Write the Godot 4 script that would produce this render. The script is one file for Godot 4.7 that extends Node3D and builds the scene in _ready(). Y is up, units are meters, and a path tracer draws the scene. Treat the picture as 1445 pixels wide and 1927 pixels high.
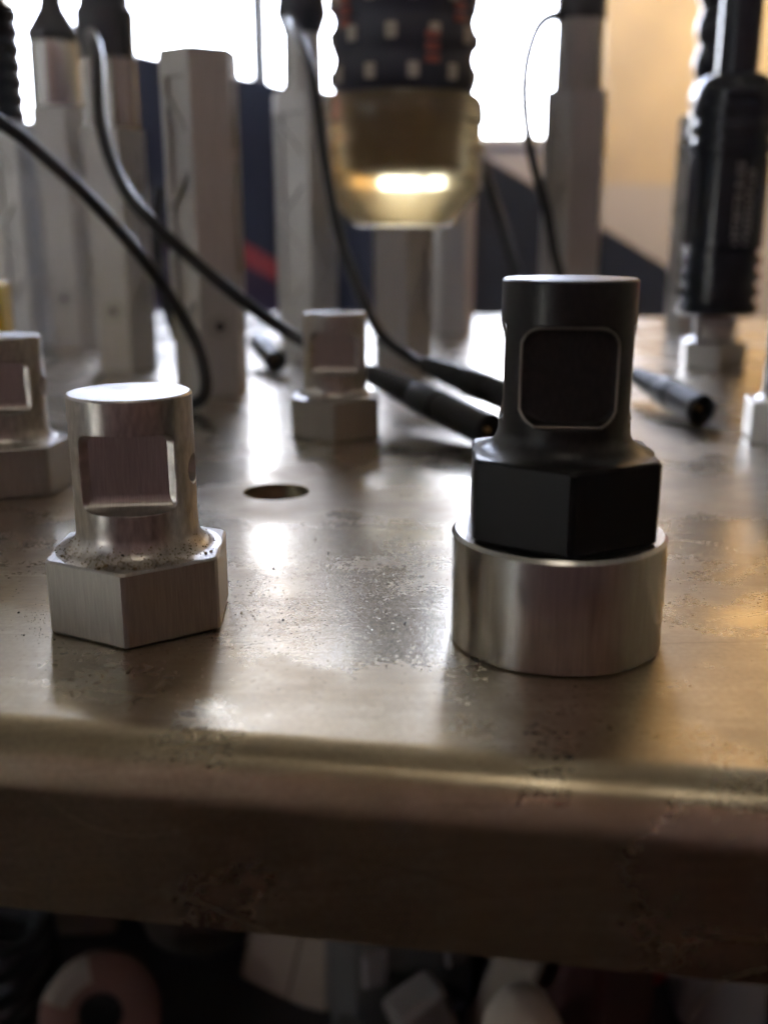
extends Node3D
# Steel workbench with machined stand adapters, back-lit by a workshop window.
# Everything is in metres; the bench top lies at y = BENCH.

const BENCH := 0.9
var M := {}
var rng := RandomNumberGenerator.new()
var taken := {}


# ---------------------------------------------------------------- mesh builder
class Shape:
	var v := PackedVector3Array()
	var n := PackedVector3Array()
	var t := PackedVector2Array()
	var xf := Transform3D()

	func tri(a: Vector3, b: Vector3, c: Vector3, na: Vector3, nb: Vector3, nc: Vector3, ua := Vector2.ZERO, ub := Vector2.ZERO, uc := Vector2.ZERO) -> void:
		var cr := (b - a).cross(c - a)
		if cr.length_squared() < 1e-22:
			return
		if cr.dot(na + nb + nc) > 0.0:
			var s := b; b = c; c = s
			var sn := nb; nb = nc; nc = sn
			var su := ub; ub = uc; uc = su
		v.append(xf * a); v.append(xf * b); v.append(xf * c)
		n.append((xf.basis * na).normalized()); n.append((xf.basis * nb).normalized()); n.append((xf.basis * nc).normalized())
		t.append(ua); t.append(ub); t.append(uc)

	func quad(a: Vector3, b: Vector3, c: Vector3, d: Vector3, nn: Vector3, ua := Vector2.ZERO, ub := Vector2.ZERO, uc := Vector2.ZERO, ud := Vector2.ZERO) -> void:
		tri(a, b, c, nn, nn, nn, ua, ub, uc)
		tri(a, c, d, nn, nn, nn, ua, uc, ud)

	func flat(a: Vector3, b: Vector3, c: Vector3, d: Vector3, out: Vector3) -> void:
		var nn := (b - a).cross(d - a)
		if nn.length_squared() < 1e-20:
			nn = (c - b).cross(d - b)
		nn = nn.normalized()
		if nn.dot(out) < 0.0:
			nn = -nn
		var u := Vector2(a.x + a.z, a.y)
		quad(a, b, c, d, nn, u, Vector2(b.x + b.z, b.y), Vector2(c.x + c.z, c.y), Vector2(d.x + d.z, d.y))

	# profile of (radius, height) from the bottom centre round to the top centre
	func lathe(p: Array, seg := 48, crease := 32.0, wobble := 0.0) -> void:
		var sn := []
		var arc := [0.0]
		for i in p.size() - 1:
			var d: Vector2 = p[i + 1] - p[i]
			sn.append(Vector2(d.y, -d.x).normalized())
			arc.append(arc[i] + d.length())
		var lim := cos(deg_to_rad(crease))
		for i in p.size() - 1:
			var n0: Vector2 = sn[i]
			var n1: Vector2 = sn[i]
			if i > 0 and sn[i].dot(sn[i - 1]) > lim:
				n0 = (sn[i] + sn[i - 1]).normalized()
			if i < sn.size() - 1 and sn[i].dot(sn[i + 1]) > lim:
				n1 = (sn[i] + sn[i + 1]).normalized()
			var p0: Vector2 = p[i]
			var p1: Vector2 = p[i + 1]
			for k in seg:
				var a := TAU * k / seg
				var b := TAU * (k + 1) / seg
				var ca := Vector3(sin(a), 0, cos(a))
				var cb := Vector3(sin(b), 0, cos(b))
				var wa := 1.0 + wobble * sin(3.0 * a + 1.0) if wobble > 0.0 else 1.0
				var wb := 1.0 + wobble * sin(3.0 * b + 1.0) if wobble > 0.0 else 1.0
				var rr := maxf(p0.x, p1.x)
				var A := ca * p0.x * wa + Vector3(0, p0.y, 0)
				var B := cb * p0.x * wb + Vector3(0, p0.y, 0)
				var C := cb * p1.x * wb + Vector3(0, p1.y, 0)
				var D := ca * p1.x * wa + Vector3(0, p1.y, 0)
				var nA := ca * n0.x + Vector3(0, n0.y, 0)
				var nB := cb * n0.x + Vector3(0, n0.y, 0)
				var nC := cb * n1.x + Vector3(0, n1.y, 0)
				var nD := ca * n1.x + Vector3(0, n1.y, 0)
				var uA := Vector2(a * rr, arc[i]); var uB := Vector2(b * rr, arc[i])
				var uC := Vector2(b * rr, arc[i + 1]); var uD := Vector2(a * rr, arc[i + 1])
				tri(A, B, C, nA, nB, nC, uA, uB, uC)
				tri(A, C, D, nA, nC, nD, uA, uC, uD)

	# convex outline in (x, z), extruded from y0 to y1 with a chamfer
	func prism(poly: PackedVector2Array, y0: float, y1: float, b := 0.0, hollow_top := false) -> void:
		var c := Vector2.ZERO
		for q in poly: c += q
		c /= poly.size()
		var rad := 0.0
		for q in poly: rad = maxf(rad, (q - c).length())
		var k := 1.0 - b / rad
		var m := poly.size()
		var run := 0.0
		for i in m:
			var p := poly[i]
			var q := poly[(i + 1) % m]
			var out2 := ((p + q) * 0.5 - c)
			var e := (q - p)
			var nn2 := Vector2(e.y, -e.x).normalized()
			if nn2.dot(out2) < 0.0: nn2 = -nn2
			var nn := Vector3(nn2.x, 0, nn2.y)
			var ps := c + (p - c) * k
			var qs := c + (q - c) * k
			var l := e.length()
			quad(Vector3(p.x, y0 + b, p.y), Vector3(q.x, y0 + b, q.y), Vector3(q.x, y1 - b, q.y), Vector3(p.x, y1 - b, p.y), nn, Vector2(run, y0), Vector2(run + l, y0), Vector2(run + l, y1), Vector2(run, y1))
			if b > 0.0:
				var up := (nn + Vector3.UP).normalized()
				var dn := (nn + Vector3.DOWN).normalized()
				quad(Vector3(p.x, y1 - b, p.y), Vector3(q.x, y1 - b, q.y), Vector3(qs.x, y1, qs.y), Vector3(ps.x, y1, ps.y), up, p, q, q, p)
				quad(Vector3(p.x, y0 + b, p.y), Vector3(q.x, y0 + b, q.y), Vector3(qs.x, y0, qs.y), Vector3(ps.x, y0, ps.y), dn, p, q, q, p)
			tri(Vector3(c.x, y1, c.y), Vector3(ps.x, y1, ps.y), Vector3(qs.x, y1, qs.y), Vector3.UP, Vector3.UP, Vector3.UP, c, p, q)
			tri(Vector3(c.x, y0, c.y), Vector3(ps.x, y0, ps.y), Vector3(qs.x, y0, qs.y), Vector3.DOWN, Vector3.DOWN, Vector3.DOWN, c, p, q)
			run += l

	func box(c: Vector3, s: Vector3, b := 0.0) -> void:
		var h := s * 0.5
		if b <= 0.0:
			b = minf(minf(s.x, s.y), s.z) * 0.02
		b = minf(b, minf(minf(h.x, h.y), h.z) * 0.9)
		for ax in 3:
			var u := (ax + 1) % 3
			var w := (ax + 2) % 3
			for sg in [-1.0, 1.0]:
				var nn := Vector3.ZERO
				nn[ax] = sg
				var q := []
				for k in [[-1, -1], [1, -1], [1, 1], [-1, 1]]:
					var p := c
					p[ax] += sg * h[ax]
					p[u] += k[0] * (h[u] - b)
					p[w] += k[1] * (h[w] - b)
					q.append(p)
				var uv := []
				for p in q: uv.append(Vector2(p[u] - c[u], p[w] - c[w]))
				quad(q[0], q[1], q[2], q[3], nn, uv[0], uv[1], uv[2], uv[3])
			for su in [-1.0, 1.0]:
				for sw in [-1.0, 1.0]:
					var nn := Vector3.ZERO
					nn[u] = su; nn[w] = sw
					var q := []
					for k in [[-1, 0], [1, 0], [1, 1], [-1, 1]]:
						var p := c
						p[ax] += k[0] * (h[ax] - b)
						p[u] += su * (h[u] - (b if k[1] == 1 else 0.0))
						p[w] += sw * (h[w] - (0.0 if k[1] == 1 else b))
						q.append(p)
					quad(q[0], q[1], q[2], q[3], nn.normalized())
		for sx in [-1.0, 1.0]:
			for sy in [-1.0, 1.0]:
				for sz in [-1.0, 1.0]:
					var sg := Vector3(sx, sy, sz)
					var nn := sg.normalized()
					tri(c + sg * Vector3(h.x, h.y - b, h.z - b), c + sg * Vector3(h.x - b, h.y, h.z - b), c + sg * Vector3(h.x - b, h.y - b, h.z), nn, nn, nn)

	# round cord through points; radius may vary per point
	func tube(pts: Array, radii: Array, seg := 14, steps := 8, caps := true) -> void:
		var path := []
		var rad := []
		for i in pts.size() - 1:
			var p0: Vector3 = pts[maxi(i - 1, 0)]
			var p1: Vector3 = pts[i]
			var p2: Vector3 = pts[i + 1]
			var p3: Vector3 = pts[mini(i + 2, pts.size() - 1)]
			for k in steps:
				var u := float(k) / steps
				path.append(0.5 * ((2.0 * p1) + (p2 - p0) * u + (2.0 * p0 - 5.0 * p1 + 4.0 * p2 - p3) * u * u + (3.0 * p1 - p0 - 3.0 * p2 + p3) * u * u * u))
				rad.append(lerpf(radii[mini(i, radii.size() - 1)], radii[mini(i + 1, radii.size() - 1)], u))
		path.append(pts[-1])
		rad.append(radii[-1])
		var up := Vector3(0.123, 0.9, 0.31)
		var rings := []
		var nors := []
		for i in path.size():
			var tg: Vector3 = (path[mini(i + 1, path.size() - 1)] - path[maxi(i - 1, 0)]).normalized()
			up = (up - tg * up.dot(tg)).normalized()
			var sd := tg.cross(up)
			var ring := []
			var nor := []
			for k in seg:
				var a := TAU * k / seg
				var d := up * cos(a) + sd * sin(a)
				ring.append(path[i] + d * rad[i])
				nor.append(d)
			rings.append(ring)
			nors.append(nor)
		var len := 0.0
		for i in path.size() - 1:
			var l2: float = len + path[i].distance_to(path[i + 1])
			for k in seg:
				var j := (k + 1) % seg
				var u0 := TAU * k / seg * 0.003
				var u1 := TAU * (k + 1) / seg * 0.003
				tri(rings[i][k], rings[i][j], rings[i + 1][j], nors[i][k], nors[i][j], nors[i + 1][j], Vector2(u0, len), Vector2(u1, len), Vector2(u1, l2))
				tri(rings[i][k], rings[i + 1][j], rings[i + 1][k], nors[i][k], nors[i + 1][j], nors[i + 1][k], Vector2(u0, len), Vector2(u1, l2), Vector2(u0, l2))
			len = l2
		if caps:
			for e in [0, path.size() - 1]:
				var out: Vector3 = (path[0] - path[1]).normalized() if e == 0 else (path[-1] - path[-2]).normalized()
				for k in seg:
					tri(path[e], rings[e][k], rings[e][(k + 1) % seg], out, out, out)

	# a turned stem whose radius is cut by milled pockets; pockets: [angle, half width, y0, y1, flat distance, corner radius, edge softness]; holes: [angle, y, radius, depth, softness]
	func stem(R: float, H: float, fil: float, pockets: Array, holes: Array, na := 400, ny := 170) -> void:
		var pos := []
		for j in ny + 1:
			var y := H * j / ny
			var row := PackedVector3Array()
			var base := R
			if y < fil:
				base = R + fil - sqrt(maxf(0.0, fil * fil - (fil - y) * (fil - y)))
			if y > H - 0.0004:
				base -= y - (H - 0.0004)
			for i in na + 1:
				var a := TAU * i / na
				var r := base
				for p in pockets:
					var da := wrapf(a - p[0], -PI, PI)
					if absf(da) < 1.35:
						var u := R * sin(da)
						var hw: float = p[1]
						var q := Vector2(absf(u) - hw + p[5], absf(y - (p[2] + p[3]) * 0.5) - (p[3] - p[2]) * 0.5 + p[5])
						var d := Vector2(maxf(q.x, 0), maxf(q.y, 0)).length() + minf(maxf(q.x, q.y), 0.0) - float(p[5])
						var k := 1.0 - smoothstep(-float(p[6]), 0.0, d)
						if k > 0.0:
							var low := clampf(float(p[7]) - y, 0.0, 0.003) if p.size() > 7 else 0.0
							var lift := 0.003 - sqrt(0.003 * 0.003 - low * low)
							var flat_r: float = (p[4] + lift) / cos(da)
							r = minf(r, lerpf(r, minf(r, flat_r), k))
				for hl in holes:
					var da := wrapf(a - hl[0], -PI, PI)
					if absf(da) < 1.0:
						var d := Vector2(R * da, y - hl[1]).length() - float(hl[2])
						var k := 1.0 - smoothstep(-float(hl[4]), 0.0, d)
						r -= hl[3] * k
				row.append(Vector3(sin(a) * r, y, cos(a) * r))
			pos.append(row)
		var nor := []
		for j in ny + 1:
			var row := PackedVector3Array()
			for i in na + 1:
				var i0 := i - 1 if i > 0 else na - 1
				var i1 := i + 1 if i < na else 1
				var du: Vector3 = pos[j][i1] - pos[j][i0]
				var dv: Vector3 = pos[mini(j + 1, ny)][i] - pos[maxi(j - 1, 0)][i]
				row.append(dv.cross(du).normalized() * -1.0)
			nor.append(row)
		for j in ny:
			for i in na:
				var u0 := TAU * i / na * R
				var u1 := TAU * (i + 1) / na * R
				var v0 := H * j / ny
				var v1 := H * (j + 1) / ny
				tri(pos[j][i], pos[j][i + 1], pos[j + 1][i + 1], nor[j][i], nor[j][i + 1], nor[j + 1][i + 1], Vector2(u0, v0), Vector2(u1, v0), Vector2(u1, v1))
				tri(pos[j][i], pos[j + 1][i + 1], pos[j + 1][i], nor[j][i], nor[j + 1][i + 1], nor[j + 1][i], Vector2(u0, v0), Vector2(u1, v1), Vector2(u0, v1))

	func mesh() -> ArrayMesh:
		var a := []
		a.resize(Mesh.ARRAY_MAX)
		a[Mesh.ARRAY_VERTEX] = v
		a[Mesh.ARRAY_NORMAL] = n
		a[Mesh.ARRAY_TEX_UV] = t
		var m := ArrayMesh.new()
		m.add_surface_from_arrays(Mesh.PRIMITIVE_TRIANGLES, a)
		return m


# ---------------------------------------------------------------- scene helpers
func numbered(called: String) -> String:
	var k: int = taken.get(called, 0)
	taken[called] = k + 1
	return called if k == 0 else "%s_%03d" % [called, k]


func tag(o: Node3D, label: String, category: String, group := "") -> Node3D:
	o.set_meta("label", label)
	o.set_meta("category", category)
	if group: o.set_meta("group", group)
	return o


func thing(called: String, at: Vector3, turn: float, label: String, category: String, group := "") -> Node3D:
	var o := Node3D.new()
	o.name = numbered(called)
	add_child(o)
	o.position = at
	o.rotation.y = turn
	return tag(o, label, category, group)


func put(called: String, m: Mesh, mat: Material, parent: Node = null) -> MeshInstance3D:
	var o := MeshInstance3D.new()
	o.mesh = m
	o.material_override = mat
	if parent == null:
		o.name = numbered(called)
		add_child(o)
	else:
		var k := 0
		for c in parent.get_children():
			if str(c.name) == called or str(c.name).begins_with(called + "_0"): k += 1
		o.name = called if k == 0 else "%s_%03d" % [called, k]
		parent.add_child(o, true)
	return o


func setting(called: String, m: Mesh, mat: Material) -> MeshInstance3D:
	var o := put(called, m, mat)
	o.set_meta("kind", "structure")
	return o


func copy_of(o: Node3D, at: Vector3, turn: float, label: String) -> Node3D:
	var base := str(o.name).rstrip("0123456789").trim_suffix("_")
	var c: Node3D = o.duplicate()
	c.name = numbered(base)
	add_child(c)
	c.position = at
	c.rotation.y = turn
	c.set_meta("label", label)
	return c


func on_bench(x: float, z: float, y := 0.0) -> Vector3:
	return Vector3(x, BENCH + y, z)


func hexagon(r: float, chamfer := 0.0006) -> PackedVector2Array:
	var p := PackedVector2Array()
	for k in 6:
		var a := TAU * k / 6.0
		var c := Vector2(sin(a), cos(a)) * r
		var before := Vector2(sin(a - TAU / 6.0), cos(a - TAU / 6.0)) * r
		var after := Vector2(sin(a + TAU / 6.0), cos(a + TAU / 6.0)) * r
		p.append(c + (before - c).normalized() * chamfer)
		p.append(c + (after - c).normalized() * chamfer)
	return p


func lin(r: float, g: float, b: float) -> Color:
	return Color(r, g, b).linear_to_srgb()


func mat(called: String, c: Color, rough: float, metal := 0.0, spec := 0.5) -> StandardMaterial3D:
	var m := StandardMaterial3D.new()
	m.resource_name = called
	m.albedo_color = c
	m.roughness = rough
	m.metallic = metal
	m.metallic_specular = spec
	M[called] = m
	return m


func noise_bytes(sd: int, freq: float, w: int, h: int, oct := 4, kind := FastNoiseLite.TYPE_SIMPLEX_SMOOTH) -> PackedByteArray:
	var f := FastNoiseLite.new()
	f.seed = sd
	f.noise_type = kind
	f.frequency = freq
	f.fractal_octaves = oct
	return f.get_image(w, h).get_data()


func noise_tex(sd: int, freq: float, size: int, oct: int, c0: Color, c1: Color) -> NoiseTexture2D:
	var f := FastNoiseLite.new()
	f.seed = sd
	f.frequency = freq
	f.fractal_octaves = oct
	var g := Gradient.new()
	g.set_color(0, c0)
	g.set_color(1, c1)
	var t := NoiseTexture2D.new()
	t.width = size
	t.height = size
	t.seamless = true
	t.noise = f
	t.color_ramp = g
	return t


# steel bench sheet: colour, roughness + metalness and fine relief over 0.7 m
func bench_textures() -> Array:
	var S := 2048
	var broad := noise_bytes(3, 0.0030, S, S, 5)
	var mid := noise_bytes(8, 0.011, S, S, 5)
	var fine := noise_bytes(21, 0.22, S, S, 3)
	var dirt := noise_bytes(33, 0.005, S, S, 5)
	var wisp := FastNoiseLite.new()
	wisp.seed = 57
	wisp.frequency = 1.0
	wisp.fractal_octaves = 4
	wisp.domain_warp_enabled = true
	wisp.domain_warp_amplitude = 1.2
	wisp.domain_warp_frequency = 0.9
	var wb := PackedByteArray(); wb.resize(512 * 512)
	for y in 512:
		for x in 512:
			wb[y * 512 + x] = clampi(int(128.0 + 127.0 * wisp.get_noise_2d(x * 0.011, y * 0.034)), 0, 255)
	var lines := PackedByteArray(); lines.resize(S * 64)
	for y in S:
		for x in 64:
			lines[y * 64 + x] = clampi(int(128.0 + 140.0 * wisp.get_noise_2d(x * 0.35 + 40.0, y * 0.61)), 0, 255)
	var col := PackedByteArray(); col.resize(S * S * 3)
	var orm := PackedByteArray(); orm.resize(S * S * 3)
	var hgt := PackedByteArray(); hgt.resize(S * S)
	for y in S:
		for x in S:
			var i := y * S + x
			var f := fine[i] / 255.0
			var m := mid[i] / 255.0
			var w := wb[(y >> 2) * 512 + (x >> 2)] / 255.0
			var g := lines[y * 64 + (x >> 5)] / 255.0
			var patch := smoothstep(0.34, 0.66, broad[i] / 255.0 * 0.5 + m * 0.2 + w * 0.3)
			var dust := smoothstep(0.44, 0.80, dirt[i] / 255.0) * (0.6 + 0.4 * f)
			var k := 0.90 + 0.14 * (f - 0.5) + 0.12 * (g - 0.5) + 0.10 * (w - 0.5)
			var r := lerpf(166.0, 202.0, patch) * k
			var gg := lerpf(152.0, 192.0, patch) * k
			var bb := lerpf(128.0, 170.0, patch) * k
			r = lerpf(r, 138.0 * k, dust * 0.6)
			gg = lerpf(gg, 120.0 * k, dust * 0.6)
			bb = lerpf(bb, 92.0 * k, dust * 0.6)
			var ro := lerpf(0.32, 0.22, patch) + 0.10 * dust + 0.06 * (f - 0.5) + 0.04 * (g - 0.5) + 0.06 * (w - 0.5)
			var me := 1.0 - 0.10 * dust - 0.05 * (1.0 - patch)
			col[i * 3] = int(r); col[i * 3 + 1] = int(gg); col[i * 3 + 2] = int(bb)
			orm[i * 3] = 255; orm[i * 3 + 1] = int(ro * 255.0); orm[i * 3 + 2] = int(me * 255.0)
			hgt[i] = clampi(int(128.0 + (f - 0.5) * 70.0 + (g - 0.5) * 70.0 + (m - 0.5) * 40.0), 0, 255)
	# rust pits: single dark grains, thick in a few drifts
	for s in 1500:
		var p := Vector2.ZERO
		if s < 700:
			p = Vector2(rng.randfn(0.49, 0.034), rng.randfn(0.745, 0.040)) * S
		elif s < 1100:
			p = Vector2(rng.randfn(0.42, 0.05), rng.randfn(0.77, 0.03)) * S
		else:
			p = Vector2(rng.randf(), rng.randf()) * S
		var i := posmod(int(p.y), S) * S + posmod(int(p.x), S)
		if dirt[i] < 96 and s >= 1100: continue
		var k := rng.randf_range(0.5, 0.85)
		for c in 3: col[i * 3 + c] = int(col[i * 3 + c] * (k - 0.04 * c))
		orm[i * 3 + 1] = 120; orm[i * 3 + 2] = int(orm[i * 3 + 2] * 0.75)
		hgt[i] = maxi(hgt[i] - 25, 0)
	# hair scratches, mostly across the bench, and a few wiped arcs
	for s in 700:
		var p := Vector2(rng.randf() * S, rng.randf() * S)
		var a := rng.randfn(0.0, 0.35) if s > 60 else rng.randf() * TAU
		var l := int(rng.randf_range(12, 130))
		var bend := rng.randfn(0.0, 0.002) if s > 60 else 0.016
		var gain := rng.randf_range(1.05, 1.22) if rng.randf() < 0.6 else rng.randf_range(0.82, 0.95)
		for k in l:
			p += Vector2(cos(a), sin(a))
			a += bend
			var i := posmod(int(p.y), S) * S + posmod(int(p.x), S)
			var q := lerpf(1.0, gain, sin(PI * k / l))
			for c in 3: col[i * 3 + c] = clampi(int(col[i * 3 + c] * q), 0, 255)
			orm[i * 3 + 1] = clampi(orm[i * 3 + 1] + 14, 0, 255)
	return [Image.create_from_data(S, S, false, Image.FORMAT_RGB8, col), Image.create_from_data(S, S, false, Image.FORMAT_RGB8, orm), Image.create_from_data(S, S, false, Image.FORMAT_L8, hgt)]


# drawn-metal lines: streaks along v
func drawn_lines(sd: int, w: int, h: int, across: float, along: float) -> ImageTexture:
	var f := FastNoiseLite.new()
	f.seed = sd
	f.frequency = 1.0
	f.fractal_octaves = 3
	var b := PackedByteArray(); b.resize(w * h)
	for y in h:
		for x in w:
			b[y * w + x] = clampi(int(128.0 + 150.0 * f.get_noise_2d(x * across, y * along)), 0, 255)
	return ImageTexture.create_from_image(Image.create_from_data(w, h, false, Image.FORMAT_L8, b))


func streak_colour(src: ImageTexture, lo: float, hi: float, tint: Color) -> ImageTexture:
	var im := src.get_image()
	var d := im.get_data()
	var out := PackedByteArray(); out.resize(d.size() * 3)
	for i in d.size():
		var k := lerpf(lo, hi, d[i] / 255.0) * 255.0
		out[i * 3] = clampi(int(k * tint.r), 0, 255); out[i * 3 + 1] = clampi(int(k * tint.g), 0, 255); out[i * 3 + 2] = clampi(int(k * tint.b), 0, 255)
	return ImageTexture.create_from_image(Image.create_from_data(im.get_width(), im.get_height(), false, Image.FORMAT_RGB8, out))


func make_materials() -> void:
	var b := bench_textures()
	var steel := ORMMaterial3D.new()
	steel.resource_name = "worn_steel"
	steel.albedo_texture = ImageTexture.create_from_image(b[0])
	steel.orm_texture = ImageTexture.create_from_image(b[1])
	steel.heightmap_enabled = true
	steel.heightmap_texture = ImageTexture.create_from_image(b[2])
	steel.heightmap_scale = 0.0025
	steel.anisotropy_enabled = true
	steel.anisotropy = 0.45
	steel.uv1_scale = Vector3(1.0 / 0.7, 1.0 / 0.7, 1)
	steel.uv1_offset = Vector3(0.5, 0.06, 0)
	M.steel = steel
	mat("frame_steel", lin(0.045, 0.042, 0.04), 0.6)
	var lines := drawn_lines(11, 512, 256, 0.42, 0.012)
	var tone := streak_colour(lines, 0.72, 1.0, Color(1, 1, 1))
	# bright drawn aluminium, brushed along the bar
	var al := mat("aluminium", lin(0.56, 0.543, 0.522), 0.34, 1.0)
	al.albedo_texture = tone
	al.heightmap_enabled = true
	al.heightmap_texture = lines
	al.heightmap_scale = 0.0012
	al.uv1_scale = Vector3(40, 22, 1)
	var turned := mat("turned_aluminium", lin(0.54, 0.523, 0.502), 0.32, 1.0)
	turned.albedo_texture = streak_colour(drawn_lines(14, 512, 256, 0.03, 0.03), 0.78, 1.0, Color(1, 0.99, 0.98))
	turned.heightmap_enabled = true
	turned.heightmap_texture = lines
	turned.heightmap_scale = 0.0003
	turned.uv1_scale = Vector3(32, 24, 1)
	var face := mat("faced_aluminium", lin(0.56, 0.543, 0.522), 0.26, 1.0)
	face.anisotropy_enabled = true
	face.anisotropy = 0.75
	face.heightmap_enabled = true
	face.heightmap_texture = drawn_lines(15, 256, 512, 0.004, 0.5)
	face.heightmap_scale = 0.005
	face.uv1_scale = Vector3(6, 60, 1)
	var post := mat("post_aluminium", lin(0.66, 0.655, 0.645), 0.46, 0.6)
	post.albedo_texture = tone
	post.uv1_scale = Vector3(25, 12, 1)
	var win := mat("milled_aluminium", lin(0.56, 0.53, 0.51), 0.33, 1.0)
	win.albedo_texture = tone
	win.heightmap_enabled = true
	win.heightmap_texture = lines
	win.heightmap_scale = 0.0006
	win.uv1_scale = Vector3(45, 30, 1)
	mat("puck_aluminium", lin(0.66, 0.65, 0.63), 0.24, 1.0)
	M.puck_aluminium.albedo_texture = tone
	M.puck_aluminium.heightmap_enabled = true
	M.puck_aluminium.heightmap_texture = lines
	M.puck_aluminium.heightmap_scale = 0.0005
	M.puck_aluminium.uv1_scale = Vector3(30, 14, 1)
	# black oxide
	var bl := mat("black_oxide", lin(0.007, 0.0065, 0.007), 0.42, 0.0, 0.30)
	bl.roughness_texture = noise_tex(18, 0.03, 256, 4, Color(0.75, 0.75, 0.75), Color.WHITE)
	mat("worn_black_rim", lin(0.22, 0.20, 0.175), 0.42, 0.8)
	mat("worn_black_stem", lin(0.018, 0.0168, 0.0172), 0.40, 0.0, 0.40)
	M.worn_black_stem.albedo_texture = noise_tex(24, 0.035, 512, 5, Color(0.5, 0.5, 0.52), Color(0.95, 0.93, 0.9))
	M.worn_black_stem.uv1_scale = Vector3(30, 22, 1)
	M.worn_black_stem.roughness_texture = noise_tex(19, 0.03, 256, 4, Color(0.7, 0.7, 0.7), Color.WHITE)
	mat("black_rubber", lin(0.006, 0.006, 0.007), 0.30, 0.0, 0.45)
	mat("black_plastic", lin(0.006, 0.006, 0.0065), 0.42, 0.0, 0.38)
	mat("black_anodised", lin(0.007, 0.008, 0.012), 0.15, 0.0, 0.42)
	mat("hole_shade", lin(0.01, 0.01, 0.01), 0.8)
	mat("print_grey", lin(0.20, 0.19, 0.17), 0.6)
	mat("contact_brass", lin(0.45, 0.33, 0.18), 0.3, 1.0)
	mat("dust_grit", Color.WHITE, 0.7, 0.2)
	M.dust_grit.vertex_color_use_as_albedo = true
	var resin := mat("amber_resin", Color(lin(0.72, 0.58, 0.31), 0.08), 0.22)
	resin.refraction_enabled = true
	resin.refraction_scale = 0.05
	resin.transparency = BaseMaterial3D.TRANSPARENCY_ALPHA
	mat("resin_core", lin(0.20, 0.15, 0.10), 0.5)
	mat("grip_navy", lin(0.020, 0.022, 0.040), 0.5)
	mat("chip_cream", lin(0.42, 0.38, 0.32), 0.5)
	mat("chip_coral", lin(0.28, 0.075, 0.05), 0.5)
	mat("dark_metal", lin(0.06, 0.062, 0.068), 0.38, 0.6)
	mat("yellow_card", lin(0.62, 0.42, 0.01), 0.5)
	# room
	mat("tan_paint", lin(0.40, 0.325, 0.215), 0.85)
	M.tan_paint.albedo_texture = noise_tex(50, 0.01, 256, 4, Color(0.9, 0.9, 0.9), Color.WHITE)
	mat("grey_paint", lin(0.30, 0.285, 0.29), 0.85)
	mat("cream_paint", lin(0.56, 0.54, 0.50), 0.9)
	mat("ceiling_paint", lin(0.14, 0.12, 0.10), 0.9)
	mat("concrete", lin(0.05, 0.047, 0.045), 0.8)
	mat("frame_white", lin(0.55, 0.55, 0.54), 0.5)
	mat("standin_red", lin(0.15, 0.078, 0.06), 0.6)  # reddish brown of the added photographer stand-in
	mat("red_enamel", lin(0.52, 0.05, 0.045), 0.35)
	mat("navy_cloth", lin(0.012, 0.014, 0.040), 0.8)
	mat("purple_cloth", lin(0.035, 0.012, 0.05), 0.8)
	mat("red_web", lin(0.42, 0.05, 0.06), 0.7)
	mat("umber_board", lin(0.020, 0.016, 0.017), 0.6)
	mat("cardboard", lin(0.36, 0.30, 0.235), 0.85)
	mat("tape_red", lin(0.17, 0.085, 0.065), 0.6)
	mat("tape_cream", lin(0.32, 0.28, 0.23), 0.6)
	mat("olive_enamel", lin(0.075, 0.06, 0.045), 0.5)
	mat("grey_plastic", lin(0.13, 0.13, 0.125), 0.5)
	mat("foam_cream", lin(0.60, 0.53, 0.42), 0.9)
	mat("pine", lin(0.26, 0.15, 0.07), 0.7)
	mat("maroon_card", lin(0.11, 0.05, 0.042), 0.7)
	mat("pale_plastic", lin(0.28, 0.265, 0.255), 0.5)
	mat("slate_plastic", lin(0.07, 0.08, 0.085), 0.5)
	var glass := mat("window_glass", Color(1, 1, 1, 0.04), 0.02)
	glass.transparency = BaseMaterial3D.TRANSPARENCY_ALPHA
	var lamp := mat("lamp_glow", lin(1, 0.72, 0.38), 0.5)
	lamp.emission_enabled = true
	lamp.emission = lin(1.0, 0.66, 0.30)
	lamp.emission_energy_multiplier = 0.45
	var panel := mat("panel_glow", lin(1, 0.9, 0.75), 0.5)
	panel.emission_enabled = true
	panel.emission = lin(1.0, 0.86, 0.68)
	panel.emission_energy_multiplier = 0.6


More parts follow.
